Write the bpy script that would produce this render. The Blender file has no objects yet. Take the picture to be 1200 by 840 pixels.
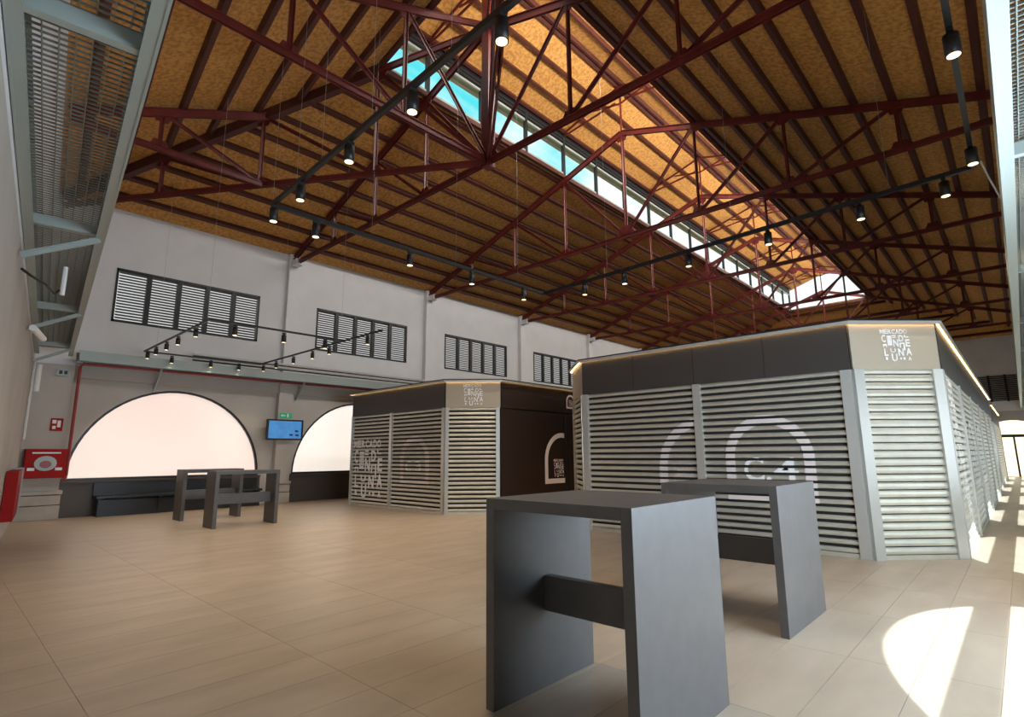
import bpy, bmesh, math, random
from mathutils import Vector, Matrix
random.seed(7)
SC = bpy.context.scene
COL = SC.collection

# ------------------------------------------------------------------ camera
cam_d = bpy.data.cameras.new('camera'); cam = bpy.data.objects.new('camera', cam_d); COL.objects.link(cam)
F_PX, PITCH, YAW, ROLL = 632.25, math.radians(10.052), math.radians(43.015), math.radians(-0.393)
fw = Vector((-math.sin(YAW)*math.cos(PITCH), math.cos(YAW)*math.cos(PITCH), math.sin(PITCH)))
rt = Vector((math.cos(YAW), math.sin(YAW), 0)); up = rt.cross(fw)
r2 = rt*math.cos(ROLL)+up*math.sin(ROLL); u2 = -rt*math.sin(ROLL)+up*math.cos(ROLL)
m = Matrix((r2, u2, -fw)).transposed().to_4x4(); m.translation = (0, 0, 1.34)
cam.matrix_world = m
cam_d.sensor_width = 36; cam_d.lens = F_PX/1200*36; cam_d.clip_start = 0.02; cam_d.clip_end = 300
SC.camera = cam

# ------------------------------------------------------------------ world, sun, daylight, exposure
SC.view_settings.view_transform = 'Standard'; SC.view_settings.look = 'None'
SC.view_settings.gamma = 1; SC.view_settings.use_curve_mapping = False
SC.view_settings.exposure = 0.72
world = bpy.data.worlds.new('sky'); SC.world = world; world.use_nodes = True
wn = world.node_tree.nodes; wl = world.node_tree.links; wn.clear()
w_out = wn.new('ShaderNodeOutputWorld'); w_bg = wn.new('ShaderNodeBackground'); w_tc = wn.new('ShaderNodeTexCoord')
w_sep = wn.new('ShaderNodeSeparateXYZ'); w_noise = wn.new('ShaderNodeTexNoise'); w_add = wn.new('ShaderNodeMath'); w_add.operation = 'MULTIPLY_ADD'
w_ramp = wn.new('ShaderNodeValToRGB')
w_noise.inputs['Scale'].default_value = 9.0; w_noise.inputs['Detail'].default_value = 4
wl.new(w_tc.outputs['Generated'], w_sep.inputs[0]); wl.new(w_tc.outputs['Generated'], w_noise.inputs['Vector'])
wl.new(w_noise.outputs['Fac'], w_add.inputs[0]); w_add.inputs[1].default_value = 0.5; wl.new(w_sep.outputs['Z'], w_add.inputs[2])
wl.new(w_add.outputs[0], w_ramp.inputs[0])
e = w_ramp.color_ramp.elements
e[0].position = 0.0; e[0].color = (0.55, 0.52, 0.48, 1)
e[1].position = 0.20; e[1].color = (1.0, 1.02, 1.05, 1)
x_ = e.new(0.66); x_.color = (0.95, 1.05, 1.05, 1)
x_ = e.new(0.86); x_.color = (0.10, 0.72, 0.80, 1)
x_ = e.new(1.0); x_.color = (0.12, 0.62, 0.80, 1)
wl.new(w_ramp.outputs[0], w_bg.inputs[0]); w_bg.inputs[1].default_value = 0.78
wl.new(w_bg.outputs[0], w_out.inputs[0])

def light(name, typ, loc, energy, color, direction=None, **kw):
    d = bpy.data.lights.new(name, typ); o = bpy.data.objects.new(name, d); COL.objects.link(o)
    o.location = loc; d.energy = energy; d.color = color
    if direction is not None: o.rotation_euler = Vector(direction).to_track_quat('-Z', 'Y').to_euler()
    for k, v in kw.items(): setattr(d, k, v)
    return o
light('sun', 'SUN', (20, -5, 30), 9.0, (0.86, 0.95, 1.0), (-0.82, 0.275, -1.0), angle=math.radians(0.4))
BAYS = [4.45+5.3*k for k in range(7)]
LUN = [4.34+5.3*k for k in range(7)]
for yb, en in zip(LUN, (240, 14, 8, 8, 8, 8, 8)):      # daylight entering by the lunettes of the right-hand wall
    light('daylight_lunette', 'AREA', (1.42, yb, 1.85), en, (0.70, 0.85, 1.0), (-1, 0, 0.12), shape='RECTANGLE', size=3.8, size_y=1.9)
for k in range(5):   # daylight entering by the lantern glazing on the sun side
    light('daylight_lantern', 'AREA', (-5.25, 9.0+5.6*k, 10.35), 200, (1.0, 0.95, 0.88), (-1, 0, -0.25), shape='RECTANGLE', size=5.2, size_y=1.0)

# ------------------------------------------------------------------ materials
def mat(name, color, rough=0.5, metal=0.0, color2=None, scale=3.0, bump=0.0, detail=4.0, emit=None, estr=0.0, spec=0.5, stretch=None, lo=0.35, hi=0.65):
    mt = bpy.data.materials.new(name); mt.use_nodes = True
    n = mt.node_tree.nodes; l = mt.node_tree.links; b = n['Principled BSDF']
    b.inputs['Base Color'].default_value = (*color, 1); b.inputs['Roughness'].default_value = rough
    b.inputs['Metallic'].default_value = metal; b.inputs['Specular IOR Level'].default_value = spec
    if emit: b.inputs['Emission Color'].default_value = (*emit, 1); b.inputs['Emission Strength'].default_value = estr
    if color2 or bump:
        tc = n.new('ShaderNodeTexCoord'); no = n.new('ShaderNodeTexNoise')
        no.inputs['Scale'].default_value = scale; no.inputs['Detail'].default_value = detail
        geo = n.new('ShaderNodeNewGeometry')
        src = geo.outputs['Position']
        if stretch:
            mp = n.new('ShaderNodeMapping'); mp.inputs['Scale'].default_value = stretch
            l.new(src, mp.inputs[0]); src = mp.outputs[0]
        l.new(src, no.inputs['Vector'])
        if color2:
            rp = n.new('ShaderNodeValToRGB'); rp.color_ramp.elements[0].color = (*color, 1); rp.color_ramp.elements[1].color = (*color2, 1)
            rp.color_ramp.elements[0].position = lo; rp.color_ramp.elements[1].position = hi
            l.new(no.outputs['Fac'], rp.inputs[0]); l.new(rp.outputs[0], b.inputs['Base Color'])
        if bump:
            bp = n.new('ShaderNodeBump'); bp.inputs['Strength'].default_value = bump; bp.inputs['Distance'].default_value = 0.01
            l.new(no.outputs['Fac'], bp.inputs['Height']); l.new(bp.outputs[0], b.inputs['Normal'])
    return mt
M = {}
M['deck'] = mat('osb_deck', (0.44, 0.190, 0.040), 0.75, color2=(0.66, 0.325, 0.080), scale=14, detail=6, bump=0.3, lo=0.38, hi=0.6)
M['purlin'] = mat('purlin_paint', (0.090, 0.019, 0.011), 0.55, color2=(0.065, 0.012, 0.007), scale=4)
M['steel'] = mat('red_oxide_steel', (0.150, 0.020, 0.016), 0.42, color2=(0.105, 0.012, 0.009), scale=3)
M['wall'] = mat('painted_wall', (0.69, 0.685, 0.685), 0.8, color2=(0.73, 0.725, 0.725), scale=1.5, bump=0.05)
M['lower'] = mat('lower_wall_plaster', (0.47, 0.43, 0.385), 0.75, color2=(0.52, 0.48, 0.43), scale=1.2, bump=0.05)
M['stone'] = mat('pier_stone', (0.40, 0.36, 0.31), 0.6, color2=(0.46, 0.41, 0.36), scale=5)
M['tile'] = mat('porcelain_tile', (0.345, 0.272, 0.205), 0.36, color2=(0.42, 0.338, 0.26), scale=2.2, bump=0.02, stretch=(1.6, 0.5, 1), spec=0.45)
M['tile_b'] = mat('porcelain_tile_pale', (0.35, 0.277, 0.21), 0.36, color2=(0.425, 0.343, 0.265), scale=2.6, bump=0.02, stretch=(1.6, 0.5, 1), spec=0.45)
M['grout'] = mat('grout', (0.36, 0.305, 0.25), 0.7)
M['laminate'] = mat('charcoal_laminate', (0.074, 0.069, 0.068), 0.46, color2=(0.086, 0.080, 0.079), scale=9, spec=0.8)
M['darkpanel'] = mat('dark_bronze_panel', (0.050, 0.042, 0.037), 0.42)
M['bronze_side'] = mat('dark_brown_glossy_panel', (0.035, 0.022, 0.017), 0.25)
M['beige'] = mat('beige_panel', (0.40, 0.345, 0.265), 0.5)
M['slat'] = mat('galvanised_slat', (0.64, 0.615, 0.53), 0.40, metal=0.6, color2=(0.70, 0.675, 0.585), scale=6)
M['alu'] = mat('aluminium_post', (0.60, 0.60, 0.57), 0.35, metal=0.6)
M['galv'] = mat('pale_green_steel', (0.36, 0.41, 0.385), 0.45, metal=0.15)
M['grating'] = mat('grating_steel', (0.27, 0.29, 0.26), 0.5, metal=0.3)
M['black'] = mat('black_paint', (0.012, 0.012, 0.013), 0.45)
M['blackmatte'] = mat('shutter_void', (0.012, 0.011, 0.010), 0.8)
M['frame'] = mat('black_window_frame', (0.012, 0.014, 0.014), 0.4)
M['white'] = mat('white_vinyl', (0.90, 0.89, 0.88), 0.5)
M['cream'] = mat('pale_pink_vinyl', (0.80, 0.70, 0.67), 0.5)
M['red'] = mat('fire_red', (0.36, 0.012, 0.009), 0.55, spec=0.15)
M['redpipe'] = mat('red_pipe_paint', (0.32, 0.045, 0.04), 0.4)
M['green'] = mat('exit_green', (0.01, 0.20, 0.09), 0.4, emit=(0.02, 0.35, 0.15), estr=0.3)
M['pipe'] = mat('white_conduit', (0.62, 0.60, 0.57), 0.4)
M['led'] = mat('warm_led', (1, 0.8, 0.5), 0.4, emit=(1.0, 0.60, 0.22), estr=10.0)
M['lamp'] = mat('lamp_face', (1, 0.95, 0.8), 0.4, emit=(1.0, 0.78, 0.42), estr=1.15)
M['screen'] = mat('screen_blue', (0.03, 0.12, 0.3), 0.2, color2=(0.05, 0.2, 0.42), emit=(0.06, 0.20, 0.45), estr=0.5, scale=3)
M['screendark'] = mat('screen_glyph', (0.01, 0.04, 0.12), 0.3)
M['bench'] = mat('black_bench', (0.010, 0.009, 0.009), 0.4)
M['wain'] = mat('dark_brown_wainscot', (0.080, 0.062, 0.050), 0.5)
M['warm_out'] = mat('sunlit_street', (0.7, 0.6, 0.45), 0.8, emit=(1.0, 0.86, 0.62), estr=0.9)

def pane_mat(name, c1, c2, s):
    mt = bpy.data.materials.new(name); mt.use_nodes = True
    n = mt.node_tree.nodes; l = mt.node_tree.links; b = n['Principled BSDF']
    no = n.new('ShaderNodeTexNoise'); geo = n.new('ShaderNodeNewGeometry'); no.inputs['Scale'].default_value = 0.45; no.inputs['Detail'].default_value = 1
    rp = n.new('ShaderNodeValToRGB'); rp.color_ramp.elements[0].color = (*c1, 1); rp.color_ramp.elements[1].color = (*c2, 1)
    rp.color_ramp.elements[0].position = 0.35; rp.color_ramp.elements[1].position = 0.65
    l.new(geo.outputs['Position'], no.inputs['Vector']); l.new(no.outputs['Fac'], rp.inputs[0])
    l.new(rp.outputs[0], b.inputs['Emission Color']); b.inputs['Emission Strength'].default_value = s
    b.inputs['Base Color'].default_value = (0.6, 0.58, 0.56, 1); b.inputs['Roughness'].default_value = 0.5
    return mt
M['frost'] = pane_mat('frosted_backlit_glass', (1.0, 0.74, 0.63), (1.0, 0.83, 0.73), 0.46)
M['frost2'] = pane_mat('frosted_backlit_glass_ivory', (1.0, 0.90, 0.80), (1.0, 0.93, 0.85), 0.50)
M['louvreglow'] = pane_mat('daylight_behind_louvres', (0.96, 0.93, 0.90), (1.0, 0.98, 0.96), 0.42)
def glass_mat(name, tint, refl):
    mt = bpy.data.materials.new(name); mt.use_nodes = True
    n = mt.node_tree.nodes; l = mt.node_tree.links; n.remove(n['Principled BSDF'])
    t = n.new('ShaderNodeBsdfTransparent'); g = n.new('ShaderNodeBsdfGlossy'); mx = n.new('ShaderNodeMixShader')
    t.inputs[0].default_value = (*tint, 1); g.inputs['Roughness'].default_value = 0.05; mx.inputs[0].default_value = refl
    l.new(t.outputs[0], mx.inputs[1]); l.new(g.outputs[0], mx.inputs[2]); l.new(mx.outputs[0], n['Material Output'].inputs[0])
    return mt
M['glass'] = glass_mat('clear_glass', (0.97, 1.0, 1.0), 0.06)

# ------------------------------------------------------------------ helpers
WP = {}
def mesh_from(name, verts, faces):
    me = bpy.data.meshes.new(name); me.from_pydata([tuple(v) for v in verts], [], faces); me.update(); return me
def link(name, me, material, parent=None, loc=(0, 0, 0), rz=0.0):
    """loc is in world space when parent is None or an unrotated parent; it is made local to the parent"""
    o = bpy.data.objects.new(name, me); COL.objects.link(o)
    if material is not None and me is not None and not me.materials: me.materials.append(M[material] if isinstance(material, str) else material)
    w = Vector(loc)
    if parent is not None:
        o.parent = parent; o.location = w-WP.get(parent, Vector((0, 0, 0)))
    else: o.location = w
    o.rotation_euler[2] = rz; WP[o] = w
    return o
def tag(o, label=None, cat=None, group=None, kind=None):
    if label: o['label'] = label
    if cat: o['category'] = cat
    if group: o['group'] = group
    if kind: o['kind'] = kind
    return o
def empty(name, loc=(0, 0, 0), rz=0.0):
    o = bpy.data.objects.new(name, None); COL.objects.link(o); o.location = loc; o.rotation_euler[2] = rz; o.empty_display_size = 0.1
    WP[o] = Vector(loc); return o
class MB:
    def __init__(s): s.v = []; s.f = []
    def box(s, x0, y0, z0, x1, y1, z1):
        b = len(s.v)
        s.v += [(x0, y0, z0), (x1, y0, z0), (x1, y1, z0), (x0, y1, z0), (x0, y0, z1), (x1, y0, z1), (x1, y1, z1), (x0, y1, z1)]
        s.f += [(b, b+3, b+2, b+1), (b+4, b+5, b+6, b+7), (b, b+1, b+5, b+4), (b+1, b+2, b+6, b+5), (b+2, b+3, b+7, b+6), (b+3, b, b+4, b+7)]
        return s
    def poly(s, pts):
        b = len(s.v); s.v += [tuple(p) for p in pts]; s.f.append(tuple(range(b, b+len(pts)))); return s
    def slab(s, pts, d):
        """prism: polygon pts swept by vector d"""
        n = len(pts); b = len(s.v); d = Vector(d)
        s.v += [tuple(p) for p in pts]+[tuple(Vector(p)+d) for p in pts]
        s.f.append(tuple(range(b+n-1, b-1, -1))); s.f.append(tuple(range(b+n, b+2*n)))
        for i in range(n): j = (i+1) % n; s.f.append((b+i, b+j, b+n+j, b+n+i))
        return s
    def bar(s, a, c, w, h, upv=(0, 0, 1)):
        """rectangular bar from a to c, w across, h along upv"""
        a = Vector(a); c = Vector(c); d = (c-a).normalized(); upv = Vector(upv)
        if abs(d.dot(upv)) > 0.98: upv = Vector((0, 1, 0))
        sd = d.cross(upv).normalized(); u = sd.cross(d)
        p = [a+sd*(-w/2)+u*(-h/2), a+sd*(w/2)+u*(-h/2), a+sd*(w/2)+u*(h/2), a+sd*(-w/2)+u*(h/2)]
        return s.slab(p, c-a)
    def angle(s, a, c, w, t=0.012, upv=(0, 0, 1)):
        """rolled L pair (reads as a T): a flange and a web"""
        a = Vector(a); c = Vector(c); d = (c-a).normalized(); upv = Vector(upv)
        if abs(d.dot(upv)) > 0.98: upv = Vector((0, 1, 0))
        sd = d.cross(upv).normalized(); u = sd.cross(d)
        s.bar(a+u*(w/2-t/2), c+u*(w/2-t/2), w, t, u); s.bar(a-u*t/2, c-u*t/2, t*2, w-t, u)
        return s
    def tube(s, pts, r, n=8):
        pts = [Vector(p) for p in pts]; rings = []
        for i, p in enumerate(pts):
            d = (pts[min(i+1, len(pts)-1)]-pts[max(i-1, 0)]).normalized()
            ref = Vector((0, 0, 1)) if abs(d.z) < 0.9 else Vector((1, 0, 0))
            a = d.cross(ref).normalized(); b_ = a.cross(d); b = len(s.v)
            for k in range(n): t = 2*math.pi*k/n; s.v.append(tuple(p+a*(r*math.cos(t))+b_*(r*math.sin(t))))
            rings.append(b)
        for q in range(len(rings)-1):
            for k in range(n): j = (k+1) % n; s.f.append((rings[q]+k, rings[q]+j, rings[q+1]+j, rings[q+1]+k))
        s.f.append(tuple(rings[0]+k for k in range(n-1, -1, -1))); s.f.append(tuple(rings[-1]+k for k in range(n)))
        return s
    def build(s, name, material, parent=None, loc=(0, 0, 0), rz=0.0, local=False):
        off = Vector((0, 0, 0)) if local else Vector(loc)
        me = mesh_from(name, [Vector(v)-off for v in s.v], s.f); fix(me)
        return link(name, me, material, parent, loc, rz)
    def mesh(s, name, material):
        me = mesh_from(name, s.v, s.f); fix(me); me.materials.append(M[material]); return me
def fix(me):
    bm = bmesh.new(); bm.from_mesh(me); bmesh.ops.recalc_face_normals(bm, faces=bm.faces); bm.to_mesh(me); bm.free()
def bevel(o, w=0.004, seg=2):
    md = o.modifiers.new('bevel', 'BEVEL'); md.width = w; md.segments = seg; md.limit_method = 'ANGLE'; return o
_glyph = {}
BOLD = [0.010]
def glyph(ch0):
    """letter outline as (verts, faces) scaled to a unit box"""
    ch = (ch0, BOLD[0])
    if ch in _glyph: return _glyph[ch]
    c = bpy.data.curves.new('glyph', 'FONT'); c.body = ch0; c.offset = BOLD[0]; c.resolution_u = 3
    o = bpy.data.objects.new('glyph', c); COL.objects.link(o)
    dg = bpy.context.evaluated_depsgraph_get(); me = bpy.data.meshes.new_from_object(o.evaluated_get(dg))
    vs = [v.co.copy() for v in me.vertices]; fs = [tuple(p.vertices) for p in me.polygons]
    bpy.data.objects.remove(o); bpy.data.meshes.remove(me)
    x0 = min(v.x for v in vs); x1 = max(v.x for v in vs); y0 = min(v.y for v in vs); y1 = max(v.y for v in vs)
    vs = [((v.x-x0)/(x1-x0), (v.y-y0)/(y1-y0)) for v in vs]
    _glyph[ch] = (vs, fs); return _glyph[ch]
def put(acc, ch, x0, z0, x1, z1):
    vs, fs = glyph(ch); b = len(acc[0])
    acc[0].extend((x0+u*(x1-x0), z0+v*(z1-z0)) for u, v in vs); acc[1].extend(tuple(i+b for i in f) for f in fs)
def rect(acc, x0, z0, x1, z1):
    b = len(acc[0]); acc[0].extend([(x0, z0), (x1, z0), (x1, z1), (x0, z1)]); acc[1].append((b, b+1, b+2, b+3))
LOGO = [('C', 185, 245, 252, 377), ('N', 383, 325, 472, 457), ('D', 490, 252, 572, 362), ('E', 605, 328, 682, 452),
        ('L', 205, 488, 272, 617), ('U', 312, 488, 408, 556), ('N', 453, 488, 547, 617), ('A', 598, 478, 692, 607),
        ('U', 328, 580, 422, 712), ('A', 622, 635, 672, 697)]
def logo2d(cx, cz, w):
    """stacked market wordmark in the plane (x right, z up), w wide"""
    acc = ([], []); k = w/520.0
    X = lambda u: cx+(u-430)*k
    Z = lambda v: cz-(v-430)*k
    for i, ch in enumerate('MERCADO'): put(acc, ch, X(170+i*70), Z(224), X(170+i*70+60), Z(150))
    for ch, a, b, c, d in LOGO: put(acc, ch, X(a), Z(d), X(c), Z(b))
    rect(acc, X(283), Z(432), X(300), Z(262)); rect(acc, X(340), Z(432), X(358), Z(262)); rect(acc, X(300), Z(290), X(340), Z(262)); rect(acc, X(300), Z(432), X(340), Z(404)); rect(acc, X(309), Z(400), X(331), Z(294))
    for a, b, c, d in [(375, 250, 440, 266), (375, 282, 440, 298), (590, 250, 612, 292), (590, 278, 665, 292), (197, 412, 262, 430), (197, 430, 213, 462), (247, 430, 262, 462),
                       (495, 387, 585, 404), (495, 404, 515, 475), (562, 404, 585, 520), (215, 640, 250, 690), (470, 652, 500, 680), (530, 645, 565, 685)]:
        rect(acc, X(a), Z(d), X(c), Z(b))
    return acc
def arch2d(x0, x1, z0, z1, t, cut=None):
    """arch-shaped band with a closed foot"""
    acc = ([], []); r = (x1-x0)/2; cx = (x0+x1)/2; zs = z1-r; N = 16
    for i in range(N):
        a, b = math.pi*i/N, math.pi*(i+1)/N
        q = [(cx+r*math.cos(a), zs+r*math.sin(a)), (cx+r*math.cos(b), zs+r*math.sin(b)), (cx+(r-t)*math.cos(b), zs+(r-t)*math.sin(b)), (cx+(r-t)*math.cos(a), zs+(r-t)*math.sin(a))]
        k = len(acc[0]); acc[0].extend(q); acc[1].append((k, k+1, k+2, k+3))
    rect(acc, x0, z0, x0+t, zs); rect(acc, x1-t, z0, x1, zs); rect(acc, x0+t, z0, x1-t, z0+t)
    return acc
def merge2d(*accs):
    out = ([], [])
    for a in accs:
        b = len(out[0]); out[0].extend(a[0]); out[1].extend(tuple(i+b for i in f) for f in a[1])
    return out
def print_mesh(acc, y, name='print', bands=None, xmax=None, thick=0.003):
    """flat print as a thin layer in the x-z plane at depth y (front towards -y); bands = (pitch, height) keeps only what lies on slats"""
    bm = bmesh.new(); vs = [bm.verts.new((u, y, v)) for u, v in acc[0]]
    for f in acc[1]:
        try: bm.faces.new([vs[i] for i in f])
        except ValueError: pass
    if bands:
        pitch, h = bands; zs = [v[1] for v in acc[0]]; k0 = int(min(zs)/pitch)-1; k1 = int(max(zs)/pitch)+1
        for k in range(k0, k1+1):
            for zc in (k*pitch, k*pitch+h):
                bmesh.ops.bisect_plane(bm, geom=bm.verts[:]+bm.edges[:]+bm.faces[:], plane_co=(0, 0, zc), plane_no=(0, 0, 1))
        dead = [f for f in bm.faces if (f.calc_center_median().z % pitch) > h]
        bmesh.ops.delete(bm, geom=dead, context='FACES')
    if xmax is not None:
        bmesh.ops.bisect_plane(bm, geom=bm.verts[:]+bm.edges[:]+bm.faces[:], plane_co=(xmax, 0, 0), plane_no=(1, 0, 0), clear_outer=True)
    ret = bmesh.ops.extrude_face_region(bm, geom=bm.faces[:])
    bmesh.ops.translate(bm, vec=(0, -thick, 0), verts=[g for g in ret['geom'] if isinstance(g, bmesh.types.BMVert)])
    bmesh.ops.recalc_face_normals(bm, faces=bm.faces)
    me = bpy.data.meshes.new(name); bm.to_mesh(me); bm.free(); return me

# ------------------------------------------------------------------ the hall: key sizes
XL, XR, XC = -16.0, 1.5, -7.25
YB = lambda x: 1.4-0.113*(x+16)           # the end wall behind the camera stands slightly askew
BN = Vector((0.113, 1, 0)).normalized()     # its inward normal
YF = 39.3
WT = 7.52                                   # wall head
SL = 0.342                                  # roof pitch
PITCHY = 5.3
TY = [7.1+PITCHY*k for k in range(6)]       # truss planes
HL = 2.08                                   # half width of the lantern
def deck_z(x): return WT+SL*((x-XL) if x < XC else (XR-x))
DL = deck_z(XC-HL)                          # deck height at the lantern kerb
LY0 = lambda x: 5.76-0.113*(x+9.33)         # near end of the lantern opening
LY1 = 34.9
HK = (DL-WT)/((LY0(-9.33)-YB(-9.33))*BN.y)  # pitch of the near hip
HF = (DL-WT)/(YF-LY1)

# ------------------------------------------------------------------ floor
floor = empty('floor'); tag(floor, 'pale beige porcelain tile floor of the market hall', kind='structure')
sub = MB(); sub.box(XL-0.4, -1.2, -0.12, XR+0.4, YF+0.4, -0.004); sub.build('subfloor', 'grout', floor)
TW, TL, G = 0.385, 1.2, 0.003
ti = MB(); ti.box(G/2, G/2, -0.02, TW-G/2, TL-G/2, 0.0)
tm_a = ti.mesh('tile', 'tile'); tm_b = ti.mesh('tile', 'tile_b')
cells = []
x_start = -0.64-TW*math.ceil((16-0.64)/TW)
nx = int((XR-x_start)/TW)+1
for i in range(nx):
    for j in range(-3, 32):
        x = x_start+i*TW; y = 1.95+j*TL
        if x+TW < XL or x > XR or y+TL < YB(x+TW/2)-0.05 or y > YF: continue
        c = Vector((x+TW/2, y+TL/2, -1.34)); d = c.length
        dp = c.dot(fw); u = c.dot(r2)/dp if dp > 0.2 else 99
        vv = c.dot(u2)/dp if dp > 0.2 else 99
        seen = dp > 0.2 and abs(u) < 1.02 and abs(vv) < 0.72
        hid = (-6.6 < c.x < -0.9 and c.y > 8.9) or (c.x < -9.1 and c.y > 8.9)
        cells.append((0 if (seen and not hid) else 1, d, x, y))
cells.sort()
rest = MB()
for n, (hid, d, x, y) in enumerate(cells):
    if n < 300:
        link('tile', tm_a if random.random() < 0.6 else tm_b, None, floor, (x, y, 0))
    else: rest.box(x+G/2, y+G/2, -0.02, x+TW-G/2, y+TL-G/2, 0)
o = rest.build('tile_field', 'tile', floor); o['kind'] = 'stuff'

# ------------------------------------------------------------------ walls
AR, AZ = 2.17, 0.86                       # lunette radius and springing
def wall_bays(sign, x, holes=True, louvres=True):
    """faces of a long wall with lunette openings (and louvre openings); sign = +1 when the room lies towards +x"""
    up_, lo_ = MB(), MB(); zs = 3.45; D = -sign*(0.3 if sign > 0 else 0.06); N = 24
    def f(mb, y0, z0, y1, z1): mb.slab([(x, y0, z0), (x, y1, z0), (x, y1, z1), (x, y0, z1)], (D, 0, 0))
    f(lo_, -1.0, 0, LUN[0]-AR, zs); 
    for n, yb in enumerate(LUN):
        y1 = LUN[n+1]-AR if n+1 < len(LUN) else YF+0.3
        f(lo_, yb+AR, 0, y1, zs)
        f(lo_, yb-AR, 0, yb+AR, AZ-0.06)
        for i in range(N):
            a, b = math.pi*i/N, math.pi*(i+1)/N
            ya, za, yc, zc = yb+AR*math.cos(a), AZ-0.06+(AR+0.06)*math.sin(a), yb+AR*math.cos(b), AZ-0.06+(AR+0.06)*math.sin(b)
            lo_.slab([(x, ya, za), (x, yc, zc), (x, yc, zs), (x, ya, zs)], (D, 0, 0))
    if louvres:
        L0, L1, z0, z1 = -1.755, 1.755, 4.63, 6.0
        f(up_, -1.0, zs, YF+0.3, z0); f(up_, -1.0, z1, YF+0.3, WT+0.25); f(up_, -1.0, z0, BAYS[0]+L0, z1)
        for n, yb in enumerate(BAYS):
            f(up_, yb+L1, z0, (BAYS[n+1]+L0 if n+1 < len(BAYS) else YF+0.3), z1)
    else: f(up_, -1.0, zs, YF+0.3, WT+0.25)
    return up_, lo_
wl_root = empty('wall_left', (XL, 20, 0)); tag(wl_root, 'long white wall with lunettes and louvred windows', kind='structure')
a, b = wall_bays(+1, XL); a.build('upper_wall', 'wall', wl_root, WP[wl_root]); b.build('lower_wall', 'lower', wl_root, WP[wl_root])
PIL = [7.1+5.3*k for k in range(6)]
for yp in PIL:
    p = MB(); p.box(XL, yp-0.21, 0.62, XL+0.20, yp+0.21, 3.42); p.build('pier', 'lower', wl_root, (XL, yp, 0))
    p = MB(); p.box(XL, yp-0.15, 3.42, XL+0.17, yp+0.15, WT-0.02); p.build('pilaster', 'wall', wl_root, (XL, yp, 3.42))
    for zz0, zz1, g in ((0, 0.30, 0.05), (0.315, 0.52, 0.045), (0.535, 0.62, 0.065)):
        p = MB(); p.box(XL, yp-0.21-g, zz0, XL+0.20+g, yp+0.21+g, zz1); bevel(p.build('plinth_stone', 'stone', wl_root, (XL, yp, zz0)), 0.01)
    p = MB(); p.box(XL+0.15, yp-0.11, WT-0.42, XL+0.5, yp+0.11, WT-0.24); p.build('bearing_block', 'wall', wl_root, (XL, yp, WT-0.4))
# corner pier with stone plinth and the shallow beam over the lunettes
p = MB(); p.box(XL, YB(XL)-0.05, 0.62, XL+0.28, 2.10, 3.42); p.build('pier', 'lower', wl_root, (XL, 1.8, 0))
for zz0, zz1, g in ((0, 0.30, 0.05), (0.315, 0.52, 0.045), (0.535, 0.62, 0.065)):
    p = MB(); p.box(XL, YB(XL)-0.1, zz0, XL+0.28+g, 2.10+g, zz1); bevel(p.build('plinth_stone', 'stone', wl_root, (XL, 1.8, zz0)), 0.01)
for n, yb in enumerate(BAYS):
    y0 = 2.10 if n == 0 else PIL[n-1]+0.21; y1 = PIL[n]-0.21 if n < len(PIL) else YF
    p = MB(); p.box(XL, y0, 3.16, XL+0.09, y1, 3.45); p.build('lintel_band', 'lower', wl_root, (XL, yb, 3.2))
    yb = LUN[n]; p = MB(); p.box(XL+0.02, yb-AR-0.04, 0.0, XL+0.07, yb+AR+0.04, AZ-0.06); p.build('wainscot_panel', 'wain', wl_root, (XL, yb, 0))

# lunette windows of the left wall
for n, yb in enumerate(LUN):
    w = empty('window_%d' % (n+1), (XL-0.06, yb, AZ)); tag(w, 'half-round lunette of frosted glass glowing with daylight', kind='structure')
    N = 32; R = AR; pts = [(XL-0.10, yb+R*math.cos(math.pi*i/N), AZ-0.06+(R+0.06)*math.sin(math.pi*i/N)) for i in range(N+1)]
    pn = MB(); pn.slab(pts, (0.02, 0, 0)); pn.build('pane', 'frost' if n == 0 else 'frost2', w, WP[w])
    fr = MB(); t = 0.055
    for i in range(N):
        a, b = math.pi*i/N, math.pi*(i+1)/N
        q = []
        for ang, rr in ((a, R), (b, R), (b, R-t), (a, R-t)): q.append((XL-0.08, yb+rr*math.cos(ang), AZ-0.06+(rr+0.06)*math.sin(ang)))
        fr.slab(q, (0.07, 0, 0))
    fr.box(XL-0.08, yb-R, AZ-0.06, XL+0.0, yb+R, AZ)
    fr.build('window_frame', 'frame', w, WP[w])
    sl = MB(); sl.box(XL-0.02, yb-R-0.03, AZ-0.10, XL+0.13, yb+R+0.03, AZ-0.055); sl.build('window_sill', 'wain', w, WP[w])

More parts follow.
